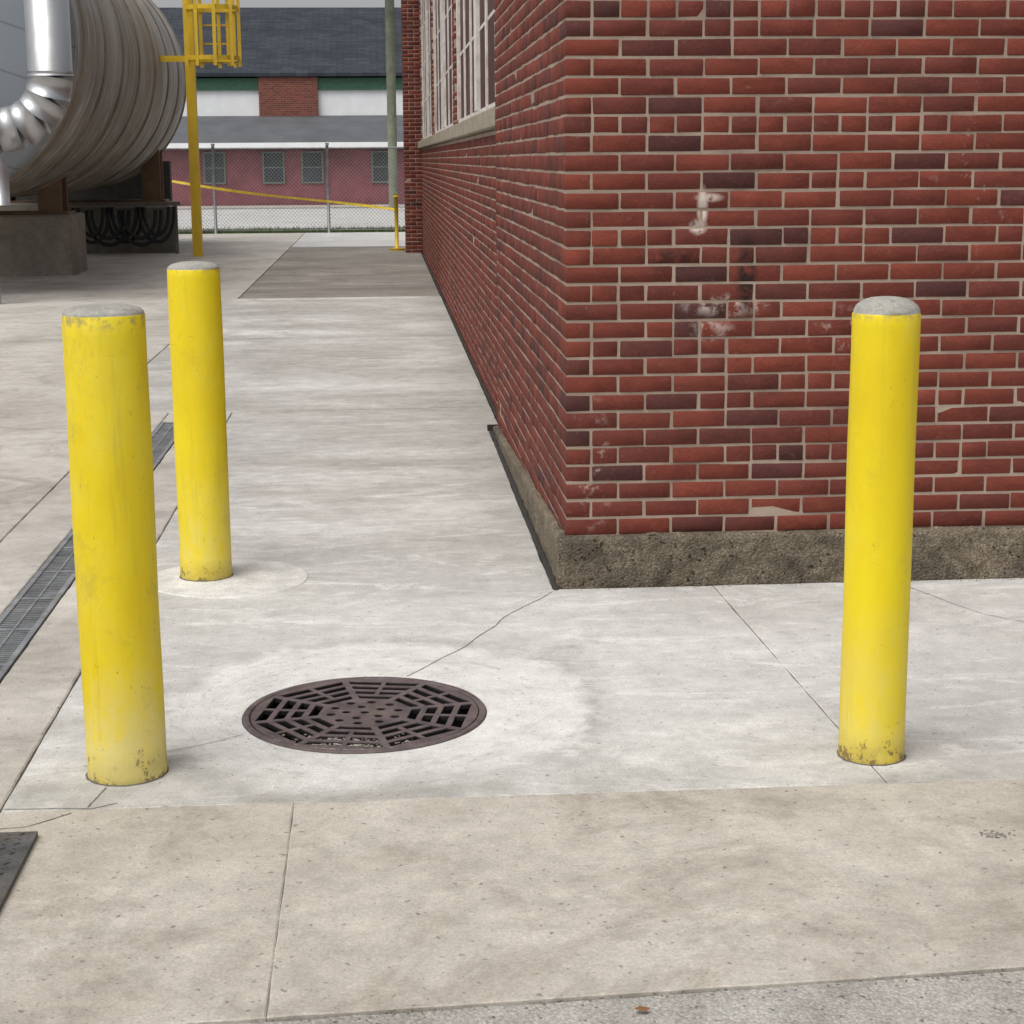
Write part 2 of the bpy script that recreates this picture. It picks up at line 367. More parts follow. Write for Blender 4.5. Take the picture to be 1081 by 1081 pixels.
def crack(name,pts,w=.0022,z=.0012,amp=.006):
    bm=bmesh.new(); prev=None; P=[]
    for i in range(len(pts)-1):
        a=Vector(pts[i]);b=Vector(pts[i+1]);m=max(2,int((b-a).length/.02)); d=(b-a).normalized(); nn=Vector((-d.y,d.x))
        for j in range(m+(i==len(pts)-2)):
            p=a+(b-a)*j/m
            P.append((p+nn*(mnoise.noise(Vector((p.x*6,p.y*6,1)))*amp*2+random.uniform(-.3,.3)*amp*.4),nn))
    for i,(p,nn) in enumerate(P):
        ww=w*random.uniform(.5,1.3)*.5
        q=(bm.verts.new((p.x-nn.x*ww,p.y-nn.y*ww,z)),bm.verts.new((p.x+nn.x*ww,p.y+nn.y*ww,z)))
        if prev: bm.faces.new([prev[0],q[0],q[1],prev[1]])
        prev=q
    fixn(bm)
    return mobj(name,bm,[M['crack']])
ck=empty('pavement_crack')
for i,(p,w) in enumerate([([(.05,5.33),(.25,5.66),(.45,6.10),(.62,6.38)],.0035),([(-.63,4.66),(-.45,4.78),(-.42,4.80)],.002),([(-.74,4.40),(-.76,4.26)],.004),
     ([(-1.0,4.27),(-.76,4.26),(-.7,4.29)],.003),([(.1,7.35),(.3,7.32),(.58,7.25)],.0025),([(-.95,8.6),(-.3,8.66),(.1,8.6)],.002),
     ([(-.8,4.22),(-.9,4.14),(-1.1,4.10)],.004),([(1.95,6.38),(2.1,5.9),(2.4,5.6)],.0025),([(-.9,11.38),(-.2,11.4),(.66,11.42)],.006),([(-1.85,16.1),(-.3,16.2),(.66,16.25)],.008)]):
    o=crack('crack_%d'%i,p,w); o.parent=ck
def disc_patch(name,cx,cy,r,z,mat,sq=1):
    bm=bmesh.new(); vs=[]
    for i in range(72):
        a=2*math.pi*i/72; rr=r*(1+.05*mnoise.noise(Vector((math.cos(a)*1.5,math.sin(a)*1.5,cx))))
        vs.append((cx+rr*math.cos(a),cy+rr*sq*math.sin(a)))
    t=[bm.verts.new((x,y,z)) for x,y in vs]; b=[bm.verts.new((cx+(x-cx)*1.02,cy+(y-cy)*1.02,-.001)) for x,y in vs]
    bm.faces.new(t)
    for i in range(72): bm.faces.new([t[i],b[i],b[(i+1)%72],t[(i+1)%72]])
    return mobj(name,bm,[mat])
disc_patch('concrete_patch',-.62,6.72,.31,.004,M['patch'])

td=empty('trench_drain')
bm=bmesh.new()
box(bm,-1.392,-1.372,4.255,11.0,-.028,.001); box(bm,-1.248,-1.228,4.255,11.0,-.028,.001)
y=4.26
i=0
while y<10.98:
    if i%17==0: box(bm,-1.372,-1.248,y,y+.022,-.02,-.0015)
    else: box(bm,-1.372,-1.248,y,y+.009,-.02,-.0025)
    y+=.026; i+=1
box(bm,-1.314,-1.306,4.26,10.98,-.019,-.0005)
mobj('grating',bm,[M['galv']],parent=td)

# manhole
mh=empty('storm_drain_grate')
def cutter():
    bm=bmesh.new()
    def prism(pts):
        a=[bm.verts.new((x,y,-.08)) for x,y in pts]; b=[bm.verts.new((x,y,.08)) for x,y in pts]; n=len(pts)
        bm.faces.new(a[::-1]); bm.faces.new(b)
        for i in range(n): bm.faces.new([a[i],a[(i+1)%n],b[(i+1)%n],b[i]])
    NS=8; T=math.tan(math.pi/NS)
    def slot(a,r,w,f0,f1):
        c,s_=math.cos(a),math.sin(a); pts=[]
        rib=.011
        for rr,f in [(r-w/2,f0),(r-w/2,f1),(r+w/2,f1),(r+w/2,f0)]:
            half=rr*T-rib
            l=half*f
            if abs(f)<.5: l=f/abs(f)*.007
            pts.append((rr*c-l*s_,rr*s_+l*c))
        prism(pts)
    for q in range(NS):
        a=2*math.pi*(q+.5)/NS+.20
        for r,w,two in [(.287,.031,True),(.239,.030,True),(.192,.029,True),(.146,.027,False)]:
            if two: slot(a,r,w,-1,-.1); slot(a,r,w,.1,1)
            else: slot(a,r,w,-1,1)
    def dot(x,y,r,n=10):
        prism([(x+r*math.cos(2*math.pi*i/n),y+r*math.sin(2*math.pi*i/n)) for i in range(n)])
    for q in range(10):
        a=2*math.pi*q/10+.12; dot(.100*math.cos(a),.100*math.sin(a),.0140)
    for q in range(5):
        a=2*math.pi*q/5+.5; dot(.055*math.cos(a),.055*math.sin(a),.0135)
    dot(0,0,.0135)
    fixn(bm)
    return mobj('cut',bm,[])
cut=cutter()
n=96
bm=bmesh.new()
tv=[bm.verts.new((.334*math.cos(2*math.pi*i/n),.334*math.sin(2*math.pi*i/n),.004)) for i in range(n)]
bv=[bm.verts.new((.334*math.cos(2*math.pi*i/n),.334*math.sin(2*math.pi*i/n),-.012)) for i in range(n)]
bm.faces.new(tv); bm.faces.new(bv[::-1])
for i in range(n): bm.faces.new([bv[i],bv[(i+1)%n],tv[(i+1)%n],tv[i]])
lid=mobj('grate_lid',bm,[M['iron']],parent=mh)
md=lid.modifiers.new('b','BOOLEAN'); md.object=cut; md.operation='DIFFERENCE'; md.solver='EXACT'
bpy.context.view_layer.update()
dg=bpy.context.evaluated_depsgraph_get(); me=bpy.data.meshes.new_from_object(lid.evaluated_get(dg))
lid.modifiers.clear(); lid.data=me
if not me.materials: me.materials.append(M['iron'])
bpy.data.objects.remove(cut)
bv_=lid.modifiers.new('bev','BEVEL'); bv_.width=.0012; bv_.segments=1; bv_.limit_method='ANGLE'
bm=bmesh.new(); prof=[(.337,-.04),(.337,.003),(.341,.006),(.355,.006),(.359,.001),(.359,-.04)]
rings=[[bm.verts.new((r*math.cos(2*math.pi*i/n),r*math.sin(2*math.pi*i/n),z)) for r,z in prof] for i in range(n)]
for i in range(n):
    for j in range(len(prof)-1): bm.faces.new([rings[i][j],rings[(i+1)%n][j],rings[(i+1)%n][j+1],rings[i][j+1]])
fixn(bm); mobj('frame_ring',bm,[M['iron']],parent=mh)
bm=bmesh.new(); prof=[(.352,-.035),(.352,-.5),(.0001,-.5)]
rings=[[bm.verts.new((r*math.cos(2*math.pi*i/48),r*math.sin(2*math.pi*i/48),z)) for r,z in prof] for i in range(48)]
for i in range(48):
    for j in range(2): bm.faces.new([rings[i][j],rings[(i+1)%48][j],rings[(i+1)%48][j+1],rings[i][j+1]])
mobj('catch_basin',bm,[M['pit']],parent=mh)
bm=bmesh.new()
for i in range(600):
    a=random.gauss(-math.pi/2-.15,.26); r=random.choice([.287,.287,.239,.3355])+random.uniform(-.012,.012)
    if r>.31: r=.3355+random.uniform(-.003,.003)
    x,y=r*math.cos(a),r*math.sin(a); zz=random.uniform(-.012,.0) if r<.31 else .003; q=random.uniform(.001,.004)
    m=Matrix.Translation((x,y,zz))@Matrix.Diagonal((q*1.6,q,q*.6,1)); bmesh.ops.create_icosphere(bm,subdivisions=1,radius=1,matrix=m)
mobj('silt',bm,[M['silt']],parent=mh)
mh.location=(MH[0],MH[1],0)

bm=bmesh.new(); box(bm,-1.9,-.858,3.38,4.075,.001,.014)
for i in range(34):
    for j in range(23):
        x=-1.89+i*.03; y=3.39+j*.03; a=math.pi/4*(1 if (i+j)%2 else -1); d=Vector((math.cos(a),math.sin(a)))*.011; e=Vector((-math.sin(a),math.cos(a)))*.003
        bm.faces.new([bm.verts.new((x+.008+p.x,y+.008+p.y,zz)) for p,zz in [(-d,.0145),(e,.0165),(d,.0145),(-e,.0165)]])
fixn(bm); mobj('steel_cover_plate',bm,[M['plate']])

# ------------------------------------------------------------ bollards
def bollard(x,y,r,h,capz,mat,lean=(0,0),seed=0):
    bm=bmesh.new(); n=64; zs=[0,.004]+[i*.03 for i in range(1,int(h/.03))]+[h-.004,h]
    R=[]
    for z in zs:
        ring=[]
        for i in range(n):
            a=2*math.pi*i/n
            d=.0012*mnoise.noise(Vector((math.cos(a)*1.2+seed,math.sin(a)*1.2,z*3)))*2
            rr=r+d-(.002 if z==h else 0)
            ring.append(bm.verts.new((rr*math.cos(a),rr*math.sin(a),z)))
        R.append(ring)
    for A,B in zip(R,R[1:]):
        for i in range(n):
            f=bm.faces.new([A[i],A[(i+1)%n],B[(i+1)%n],B[i]]); f.smooth=True
    prev=R[-1]
    for t in [.0,.12,.3,.5,.7,.9]:
        rr=(r-.0025)*math.cos(t*math.pi/2)**.75; z=h+.001+capz*math.sin(t*math.pi/2)
        ring=[bm.verts.new((rr*math.cos(2*math.pi*i/n)*(1+.008*mnoise.noise(Vector((math.cos(2*math.pi*i/n)*3,math.sin(2*math.pi*i/n)*3,seed)))),rr*math.sin(2*math.pi*i/n),z+.0012*mnoise.noise(Vector((rr*30*math.cos(i),rr*30*math.sin(i),seed))))) for i in range(n)]
        for i in range(n):
            f=bm.faces.new([prev[i],prev[(i+1)%n],ring[(i+1)%n],ring[i]]); f.material_index=1; f.smooth=True
        prev=ring
    f=bm.faces.new(prev); f.material_index=1
    o=mobj('bollard',bm,[mat,capm]); o.location=(x,y,0); o.rotation_euler=(lean[1],lean[0],0)
    return o
bollard(-.706,4.515,.1045,1.222,.024,bollard_mat('bollard_paint_a',1.3,1.25),seed=1)
bollard(-.712,6.765,.1,1.2,.026,bollard_mat('bollard_paint_b',5.1,.9),seed=2)
bollard(1.303,4.471,.088,1.203,.040,bollard_mat('bollard_paint_c',9.7,.7),seed=3)
bm=bmesh.new()
for (x,y,r) in [(-.706,4.515,.1045),(-.712,6.765,.1),(1.303,4.471,.088)]:
    z0=.0052 if y>6 else .0012
    a=[];b=[]
    for i in range(64):
        t=2*math.pi*i/64; w=.003+.007*abs(mnoise.noise(Vector((math.cos(t)*3,math.sin(t)*3,x))))
        a.append(bm.verts.new((x+(r-.003)*math.cos(t),y+(r-.003)*math.sin(t),z0+.002))); b.append(bm.verts.new((x+(r+w)*math.cos(t),y+(r+w)*math.sin(t),z0)))
    for i in range(64): bm.faces.new([a[i],b[i],b[(i+1)%64],a[(i+1)%64]])
fixn(bm); mobj('joint_sealant',bm,[M['crack']])

# ------------------------------------------------------------ brick building
bb=empty('brick_building')
BX,BY,Z0=.675,6.463,.195
CH,BH,BL,J,BD=.0677,.0575,.193,.0100,.09
ROWS=70
verts=[];idx={}
for sx in (-1,1):
    for sy in (-1,1):
        for sz in (-1,1):
            for ax in range(3):
                idx[(sx,sy,sz,ax)]=len(verts); verts.append((sx,sy,sz,ax))
faces=[]
def F(*k): faces.append([idx[q] for q in k])
for s in (-1,1):
    F((s,-1,-1,0),(s,1,-1,0),(s,1,1,0),(s,-1,1,0)); F((-1,s,-1,1),(1,s,-1,1),(1,s,1,1),(-1,s,1,1)); F((-1,-1,s,2),(1,-1,s,2),(1,1,s,2),(-1,1,s,2))
for a in (-1,1):
    for b in (-1,1):
        F((a,b,-1,0),(a,b,1,0),(a,b,1,1),(a,b,-1,1)); F((a,-1,b,0),(a,1,b,0),(a,1,b,2),(a,-1,b,2)); F((-1,a,b,1),(1,a,b,1),(1,a,b,2),(-1,a,b,2))
for a in (-1,1):
    for b in (-1,1):
        for c in (-1,1): F((a,b,c,0),(a,b,c,1),(a,b,c,2))
tv=np.array([[ (v[0]*(1 if v[3]==0 else .8)),(v[1]*(1 if v[3]==1 else .8)),(v[2]*(1 if v[3]==2 else .8))] for v in verts])
for f in faces:
    p=tv[f]; nn=np.cross(p[1]-p[0],p[2]-p[1]); 
    if np.dot(nn,p.mean(0))<0: f.reverse()
SG=np.array([[v[0],v[1],v[2]] for v in verts],float); AX=np.array([v[3] for v in verts])
bricks=[]
def course(lo,hi,odd,header=False):
    HL=(BL-J)/2; pr=.7 if header else .05
    res=[];p=lo-(BL+J)*(.5 if odd else 0)
    def put(a,b):
        a=max(a,lo); b=min(b,hi)
        if b-a>.02: res.append((a,b))
    while p<hi:
        e_=random.uniform(-.002,.002)
        if random.random()<pr: put(p,p+HL+e_); put(p+HL+J+e_,p+BL)
        else: put(p,p+BL+e_)
        p+=BL+J
    return res
FX1=8.675
for r in range(-3,ROWS):
    z0=Z0+r*CH+J*.5; z1=z0+BH; hd=(r%6==4)
    odd=r%2
    if r>=0:
        lo=BX if not odd else BX+BD+J
        for a,b in course(lo,FX1,False,hd): bricks.append((a,b,BY,BY+BD,z0,z1))
    lo=BY+BD+J if not odd else BY
    if r<0: lo+=.12
    for a,b in course(lo,10.4,False,hd): bricks.append((BX,BX+BD,a,b,z0,z1))
    FXW=.72
    if z1<1.79 or z0>4.42:
        for a,b in course(10.41,31,odd,hd): bricks.append((FXW,FXW+BD,a,b,z0,z1))
    elif z0>1.78:
        for pa,pb in [(10.41,10.60),(17.0,17.4),(24.0,24.4),(30.6,31.0)]:
            for a,b in course(pa,pb,odd): bricks.append((FXW,FXW+BD,a,b,z0,z1))
    for a,b in course(.43,1.2,odd): bricks.append((a,b,31.0,31.09,z0,z1))
    for a,b in course(31.1,31.6,odd): bricks.append((.43,.52,a,b,z0,z1))
B=np.array(bricks); nB=len(B)
cen=np.stack([(B[:,0]+B[:,1])/2,(B[:,2]+B[:,3])/2,(B[:,4]+B[:,5])/2],1); half=np.stack([(B[:,1]-B[:,0])/2,(B[:,3]-B[:,2])/2,(B[:,5]-B[:,4])/2],1)
cen+=rng.normal(0,.0011,cen.shape)
ch=.0028
V=np.empty((nB,24,3))
for vi in range(24):
    for ax in range(3):
        off=0 if AX[vi]==ax else ch
        V[:,vi,ax]=cen[:,ax]+SG[vi,ax]*(half[:,ax]-off)
V+=rng.normal(0,.0007,V.shape)
fa=[np.array(f) for f in faces]
lt=np.concatenate(fa); lens=np.array([len(f) for f in fa])
L=(lt[None,:]+(np.arange(nB)*24)[:,None]).ravel()
LN=np.tile(lens,nB); ST=np.concatenate([[0],np.cumsum(LN)[:-1]])
me=bpy.data.meshes.new('brickwork'); me.vertices.add(nB*24); me.vertices.foreach_set('co',V.ravel())
me.loops.add(len(L)); me.loops.foreach_set('vertex_index',L.astype(np.int32)); me.polygons.add(len(LN)); me.polygons.foreach_set('loop_start',ST.astype(np.int32)); me.polygons.foreach_set('loop_total',LN.astype(np.int32))
me.update(calc_edges=True); me.validate()
ca=me.color_attributes.new('bcol','FLOAT_COLOR','POINT')
rc=rng.random((nB,3)); rc=np.repeat(rc,24,axis=0); ca.data.foreach_set('color',np.concatenate([rc,np.ones((len(rc),1))],1).ravel())
me.materials.append(M['brick'])
o=bpy.data.objects.new('brickwork',me); link(o); o.parent=bb
ZT=Z0+ROWS*CH
e=.0034
bm=bmesh.new()
box(bm,BX+e,FX1,BY+e,10.4-e,-.06,ZT)
box(bm,.72+e,FX1,10.4-e+.0001,31,Z0-.3,1.775)
box(bm,.72+e,FX1,10.4-e+.0001,31,4.42,ZT)
for a,b in [(10.4,10.60),(17.0,17.4),(24.0,24.4),(30.6,31.0)]: box(bm,.72+e,1.2,a+.0005,b,1.776,4.419)
box(bm,.43+e,1.2,31.0+e,31.6,0,ZT)
mobj('mortar_core',bm,[M['mortar']],parent=bb)
bm=bmesh.new(); box(bm,1.21,FX1,10.41,30.9,1.78,4.41); mobj('interior_mass',bm,[M['pit']],parent=bb)
bm=bmesh.new(); box(bm,.5,8.9,6.3,31.9,ZT+.001,ZT+.22); mobj('roof_coping',bm,[M['sill']],parent=bb)
bm=bmesh.new()
y=10.42
while y<30.9:
    y2=min(y+1.5,30.98); box(bm,.665,1.25,y,y2-.008,1.782,1.9); y=y2
bmesh.ops.bevel(bm,geom=bm.edges[:],offset=.008,segments=1,affect='EDGES')
mobj('window_sill',bm,[M['sill']],parent=bb)
bmf=bmesh.new(); bmg=bmesh.new()
for a,b in [(10.6,17.0),(17.4,24.0),(24.4,30.6)]:
    n_=6; w=(b-a)/n_
    box(bmg,.775,.785,a+.01,b-.01,1.91,4.40)
    box(bmf,.752,.79,a+.002,b-.002,1.902,1.96); box(bmf,.752,.79,a+.002,b-.002,4.33,4.417)
    for i in range(n_+1):
        c=a+i*w; big=i%3==0; hw=.16 if big else .06
        y0=max(a+.002,c-hw); y1=min(b-.002,c+hw)
        box(bmf,.745 if big else .762,.789,y0,y1,1.962,4.329)
    for i in range(n_):
        for z in (2.55,3.15,3.75):
            box(bmf,.768,.7745,a+i*w+.17,a+(i+1)*w-.17,z-.012,z+.012)
mobj('window_frames',bmf,[M['wframe']],parent=bb); mobj('window_panes',bmg,[M['glass']],parent=bb)
def rough_box(name,x0,x1,y0,y1,z0,z1,mat,res=.03,amp=.004,ch=.012,parent=None,z1b=None):
    bm=bmesh.new()
    nx=max(2,int((x1-x0)/res)); ny=max(2,int((y1-y0)/res)); nz=max(3,int((z1-z0)/res))
    def P(x,y,z):
        v=Vector((x,y,z)); d=Vector((mnoise.noise(v*14),mnoise.noise(v*14+Vector((9,0,0))),mnoise.noise(v*14+Vector((0,9,0)))))*amp*1.6
        d+=Vector((mnoise.noise(v*45),mnoise.noise(v*45+Vector((9,0,0))),mnoise.noise(v*45+Vector((0,9,0)))))*amp*.9
        if z<z0+.001: d.z=0
        if z>z1-.001:
            if y<y0+.001: d.y+=ch
            if x<x0+.001: d.x+=ch
        if z1b is not None:
            t=(y-y0)/(y1-y0); f=(z-z0)/(z1-z0); v=Vector((x,y,z0+f*((z1-z0)*(1-t)+(z1b-z0)*t)))
        return v+d
    cache={}
    def V(x,y,z):
        kk=(round(x,4),round(y,4),round(z,4))
        if kk not in cache: cache[kk]=bm.verts.new(P(*kk))
        return cache[kk]
    xs=[x0+(x1-x0)*i/nx for i in range(nx+1)]; ysx=[y0+(y1-y0)*i/ny for i in range(ny+1)]; zs=[z0+(z1-z0-ch)*i/nz for i in range(nz+1)]+[z1]
    for i in range(nx):
        for j in range(len(zs)-1): bm.faces.new([V(xs[i],y0,zs[j]),V(xs[i+1],y0,zs[j]),V(xs[i+1],y0,zs[j+1]),V(xs[i],y0,zs[j+1])])
        for j in range(ny): 
            bm.faces.new([V(xs[i],ysx[j],z1),V(xs[i+1],ysx[j],z1),V(xs[i+1],ysx[j+1],z1),V(xs[i],ysx[j+1],z1)])
    for i in range(ny):
        for j in range(len(zs)-1):
            bm.faces.new([V(x0,ysx[i],zs[j]),V(x0,ysx[i+1],zs[j]),V(x0,ysx[i+1],zs[j+1]),V(x0,ysx[i],zs[j+1])][::-1])
    fixn(bm)
    return mobj(name,bm,[mat],parent=parent,smooth=True)
rough_box('plinth_front',.646,4.6,6.425,6.50,-.03,Z0+.002,M['plinth'],.016,parent=bb,amp=.006)
rough_box('plinth_side',.646,.72,6.505,10.42,-.03,Z0-.001,M['plinth'],.03,parent=bb,amp=.004,z1b=.03)
bm=bmesh.new(); box(bm,4.605,FX1,6.43,6.5,-.03,Z0); mobj('plinth_end',bm,[M['plinth']],parent=bb)
rough_box('expansion_strip',.6235,.642,6.40,10.45,-.03,.004,M['joint'],.03,.003,.004,parent=bb)
bm=bmesh.new(); box(bm,.612,.71,10.385,10.41,-.02,.035); box(bm,.700,.712,10.43,31,-.02,.004)
mobj('wall_foot_tar',bm,[M['joint']],parent=bb)

# ------------------------------------------------------------ tank
tk=empty('storage_tank')
CX,CZ,TR=-5.60,3.1,2.0
def lathe_y(bm,prof,n=96,mi=0,cx=CX,cz=CZ):
    rings=[[bm.verts.new((cx+r*math.cos(2*math.pi*i/n),y,cz+r*math.sin(2*math.pi*i/n))) for i in range(n)] for r,y in prof]
    for A,B_ in zip(rings,rings[1:]):
        for i in range(n):
            f=bm.faces.new([A[i],A[(i+1)%n],B_[(i+1)%n],B_[i]]); f.smooth=True; f.material_index=mi
bm=bmesh.new()
lathe_y(bm,[(TR,21.8),(TR,34.3),(TR*.985,34.7),(TR*.93,35.05),(TR*.8,35.4),(TR*.55,35.7),(.01,35.9)])
fixn(bm); mobj('shell',bm,[M['tank']],parent=tk)
bm=bmesh.new(); lathe_y(bm,[(TR+.03,21.95),(TR+.035,21.78),(TR-.02,21.7),(TR*.8,21.6),(TR*.5,21.5),(.01,21.45)]); fixn(bm); mobj('near_head',bm,[M['head']],parent=tk)
bm=bmesh.new()
for y,hw in [(22.6,.05),(24.3,.03),(26.0,.06),(27.7,.03),(29.6,.05),(31.4,.03),(33.0,.06),(34.2,.04)]:
    lathe_y(bm,[(TR,y-hw-.01),(TR+.025,y-hw),(TR+.025,y+hw),(TR,y+hw+.01)])
fixn(bm); mobj('hoops',bm,[simple('hoop_steel',(.25,.21,.165),.6,.2,.35,2,.1,(.13,.09,.055))],parent=tk)
bm=bmesh.new(); bms=bmesh.new()
for y0,y1 in [(25.7,26.9),(33.2,34.1)]:
    x1=-4.40 if y0<30 else -3.9
    box(bm,-7.4,x1,y0,y1,-.03,.86)
    for xx in (x1-.5,-7.15):
        box(bms,xx,xx+.34,y0+.25,y0+.28,.87,2.4); box(bms,xx+.15,xx+.19,y0+.281,y0+.7,.87,2.4); box(bms,xx,xx+.34,y0+.701,y0+.73,.87,2.4)
    box(bms,-7.29,x1-.07,y0+.2,y0+.78,.861,.9)
bmesh.ops.bevel(bm,geom=bm.edges[:],offset=.03,segments=1,affect='EDGES')
mobj('concrete_saddle',bm,[M['block']],parent=tk); mobj('saddle_legs',bms,[M['brown']],parent=tk)
bm=bmesh.new(); box(bm,-9,-4.2,36.2,36.5,-.03,1.6); box(bm,-8.5,-8.3,26,36.2,-.03,1.6); mobj('back_bund_wall',bm,[simple('dark_bund',(.05,.045,.04),.9)],parent=tk)
hs=empty('hose_rack')
bm=bmesh.new()
for i in range(5):
    cx=-5.0+i*.28; y=31.2+.06*(i%3)
    w=.30+.06*(i%2)
    for kk in range(2):
        pts=[]
        for j in range(25):
            t=math.pi*j/24; pts.append((cx-(w-kk*.09)*math.cos(t), y+.02*j/24-.05*kk, .82-(.60-.12*kk)*math.sin(t)**.8 - .05*(i%2)))
        tube(bm,pts,.032,8)
mobj('hoses',bm,[M['rubber']],parent=hs)
bm=bmesh.new(); box(bm,-5.7,-3.5,31.5,31.56,.84,.90); box(bm,-5.66,-5.6,31.5,31.56,-.03,.84); box(bm,-3.62,-3.56,31.5,31.56,-.03,.84); box(bm,-5.6,-3.65,31.8,32.4,-.03,.8)
mobj('rack_frame',bm,[simple('dark_rack',(.19,.175,.15),.8)],parent=hs)
dc=empty('insulated_duct'); bm=bmesh.new()
DX,DZ=-3.72,2.55
tube(bm,[(DX,20.9,6.5),(DX,20.9,5),(DX,20.9,DZ)],.25,28)
segs=[(DX-.6+.6*math.cos(math.pi/2*i/4),20.9,DZ-.6*math.sin(math.pi/2*i/4)) for i in range(5)]
for i in range(4):
    tube(bm,[segs[i],segs[i+1]],.252,28)
tube(bm,[(DX-.6,20.9,DZ-.6),(-9,20.9,DZ-.6)],.249,28)
for z in (DZ+.03,3.5,4.6): tube(bm,[(DX,20.9,z-.025),(DX,20.9,z+.025)],.26,28)
mobj('duct_run',bm,[M['duct']],parent=dc)
bm=bmesh.new(); sx=-4.30
pts=[(-9,20.6,1.62),(sx-.15,20.6,1.62)]+[(sx-.15+.15*math.sin(math.pi/2*i/4),20.6,1.47+.15*math.cos(math.pi/2*i/4)) for i in range(5)]+[(sx,20.6,1.12)]
tube(bm,pts,.10,18); tube(bm,[(sx-.14,20.6,-.03),(sx-.14,20.6,.85)],.07,14)
mobj('small_pipe',bm,[M['duct']],parent=dc)

ld=empty('caged_ladder'); bm=bmesh.new()
px,py=-3.12,30.5
box(bm,px-.08,px+.08,py-.075,py+.075,-.03,6.6); box(bm,px-.16,px+.16,py-.16,py+.16,-.03,-.005)
box(bm,px-.75,px-.081,py-.05,py+.05,3.22,3.32)
cx=px+.42
for z in (3.25,4.05,4.85,5.65):
    R=[]
    for i in range(20):
        t=math.pi*2*i/20; d=Vector((math.cos(t),math.sin(t),0)); p=Vector((cx,py-.45,0))+d*.42; d=d*.012
        R.append([bm.verts.new((p[0]-d.x,p[1]-d.y,z-.035)),bm.verts.new((p[0]+d.x,p[1]+d.y,z-.035)),bm.verts.new((p[0]+d.x,p[1]+d.y,z+.035)),bm.verts.new((p[0]-d.x,p[1]-d.y,z+.035))])
    for i in range(20):
        for j in range(4): bm.faces.new([R[i][j],R[(i+1)%20][j],R[(i+1)%20][(j+1)%4],R[i][(j+1)%4]])
for i in range(9):
    t=2*math.pi*i/9; xx=cx+.44*math.cos(t); yy=py-.45+.44*math.sin(t); box(bm,xx-.028,xx+.028,yy-.008,yy+.008,3.12,6.4)
for xx in (cx-.22,cx+.22): box(bm,xx-.025,xx+.025,py-.02,py+.02,3.15,6.5)
for i in range(11): box(bm,cx-.194,cx+.194,py-.012,py+.012,3.2+i*.3,3.225+i*.3)
fixn(bm); mobj('ladder_steelwork',bm,[M['ypaint']],parent=ld)

fn=empty('chain_link_fence'); bm=bmesh.new(); FY=40.05; X0,X1=-9,3.5
for x in (-8.7,-6.2,-3.68,-1.16,1.36,3.4): tube(bm,[(x,FY,-.03),(x,FY,1.93)],.035,10); tube(bm,[(x,FY,1.93),(x,FY,1.97)],.045,10)
tube(bm,[(X0,FY,1.86),(X1,FY,1.86)],.02,8); tube(bm,[(X0,FY,.06),(X1,FY,.06)],.008,6)
mobj('posts_and_rails',bm,[M['wire']],parent=fn)
bm=bmesh.new(); hgt=1.80; sp=.085; w=.0032
def strip(a,b):
    a=Vector(a);b=Vector(b); d=(b-a).normalized(); nn=Vector((-d.z,0,d.x))*w; y_=Vector((0,w,0))
    q=[[bm.verts.new(p+nn),bm.verts.new(p+y_),bm.verts.new(p-nn),bm.verts.new(p-y_)] for p in (a,b)]
    for j in range(4): bm.faces.new([q[0][j],q[0][(j+1)%4],q[1][(j+1)%4],q[1][j]])
x=X0-hgt
while x<X1:
    a=max(x,X0); za=.05+(a-x); b=min(x+hgt,X1); zb_=.05+(b-x)
    if b>a: strip((a,FY,za),(b,FY,zb_)); strip((a,FY+.008,1.9-za),(b,FY+.008,1.9-zb_))
    x+=sp
mobj('mesh_fabric',bm,[M['wire']],parent=fn)
bm=bmesh.new(); prev=None
for i in range(61):
    t=i/60; x=-6.6+t*7.0; z=1.52-1.0*t-.04*math.sin(math.pi*t)+.02*math.sin(9*t); y=38.2+.3*t; tw=.6*math.sin(7*t)
    q=(bm.verts.new((x,y-.03*math.sin(tw),z-.028*math.cos(tw))),bm.verts.new((x,y+.03*math.sin(tw),z+.028*math.cos(tw))))
    if prev: bm.faces.new([prev[0],q[0],q[1],prev[1]])
    prev=q
mobj('caution_tape',bm,[M['tape']])
bm=bmesh.new()
tube(bm,[(.28,31.8,-.03),(.28,31.8,.95)],.035,12); tube(bm,[(.28,31.8,.95),(.28,31.8,1.0)],.05,12); tube(bm,[(.28,31.8,-.03),(.28,31.8,.04)],.14,16)
mobj('marker_post',bm,[M['ypaint']])

ib=empty('industrial_building')
bm=bmesh.new(); box(bm,-24,14,63,66.5,-.03,2.15); mobj('lower_wall',bm,[M['pink']],parent=ib)
bmw=bmesh.new(); bmf=bmesh.new()
for x in (-14,-11,-8.0,-5.75,-3.7,-2.35,.1,2.6,5.2):
    box(bmw,x-.33,x+.33,62.965,62.985,.85,1.85)
    for a,b,c,d in [(x-.38,x-.33,.80,1.90),(x+.33,x+.38,.80,1.90),(x-.33,x+.33,1.85,1.90),(x-.33,x+.33,.80,.85),(x-.33,x+.33,1.33,1.37)]: box(bmf,a,b,62.93,62.96,c,d)
mobj('lower_windows',bmw,[M['fglass']],parent=ib); mobj('window_trim',bmf,[simple('grey_trim',(.15,.19,.16))],parent=ib)
def prismx(name,prof,x0,x1,mat):
    bm=bmesh.new(); a=[bm.verts.new((x0,y,z)) for y,z in prof]; b=[bm.verts.new((x1,y,z)) for y,z in prof]; n=len(prof)
    bm.faces.new(a); bm.faces.new(b[::-1])
    for i in range(n): bm.faces.new([a[i],b[i],b[(i+1)%n],a[(i+1)%n]])
    fixn(bm); return mobj(name,bm,[mat],parent=ib)
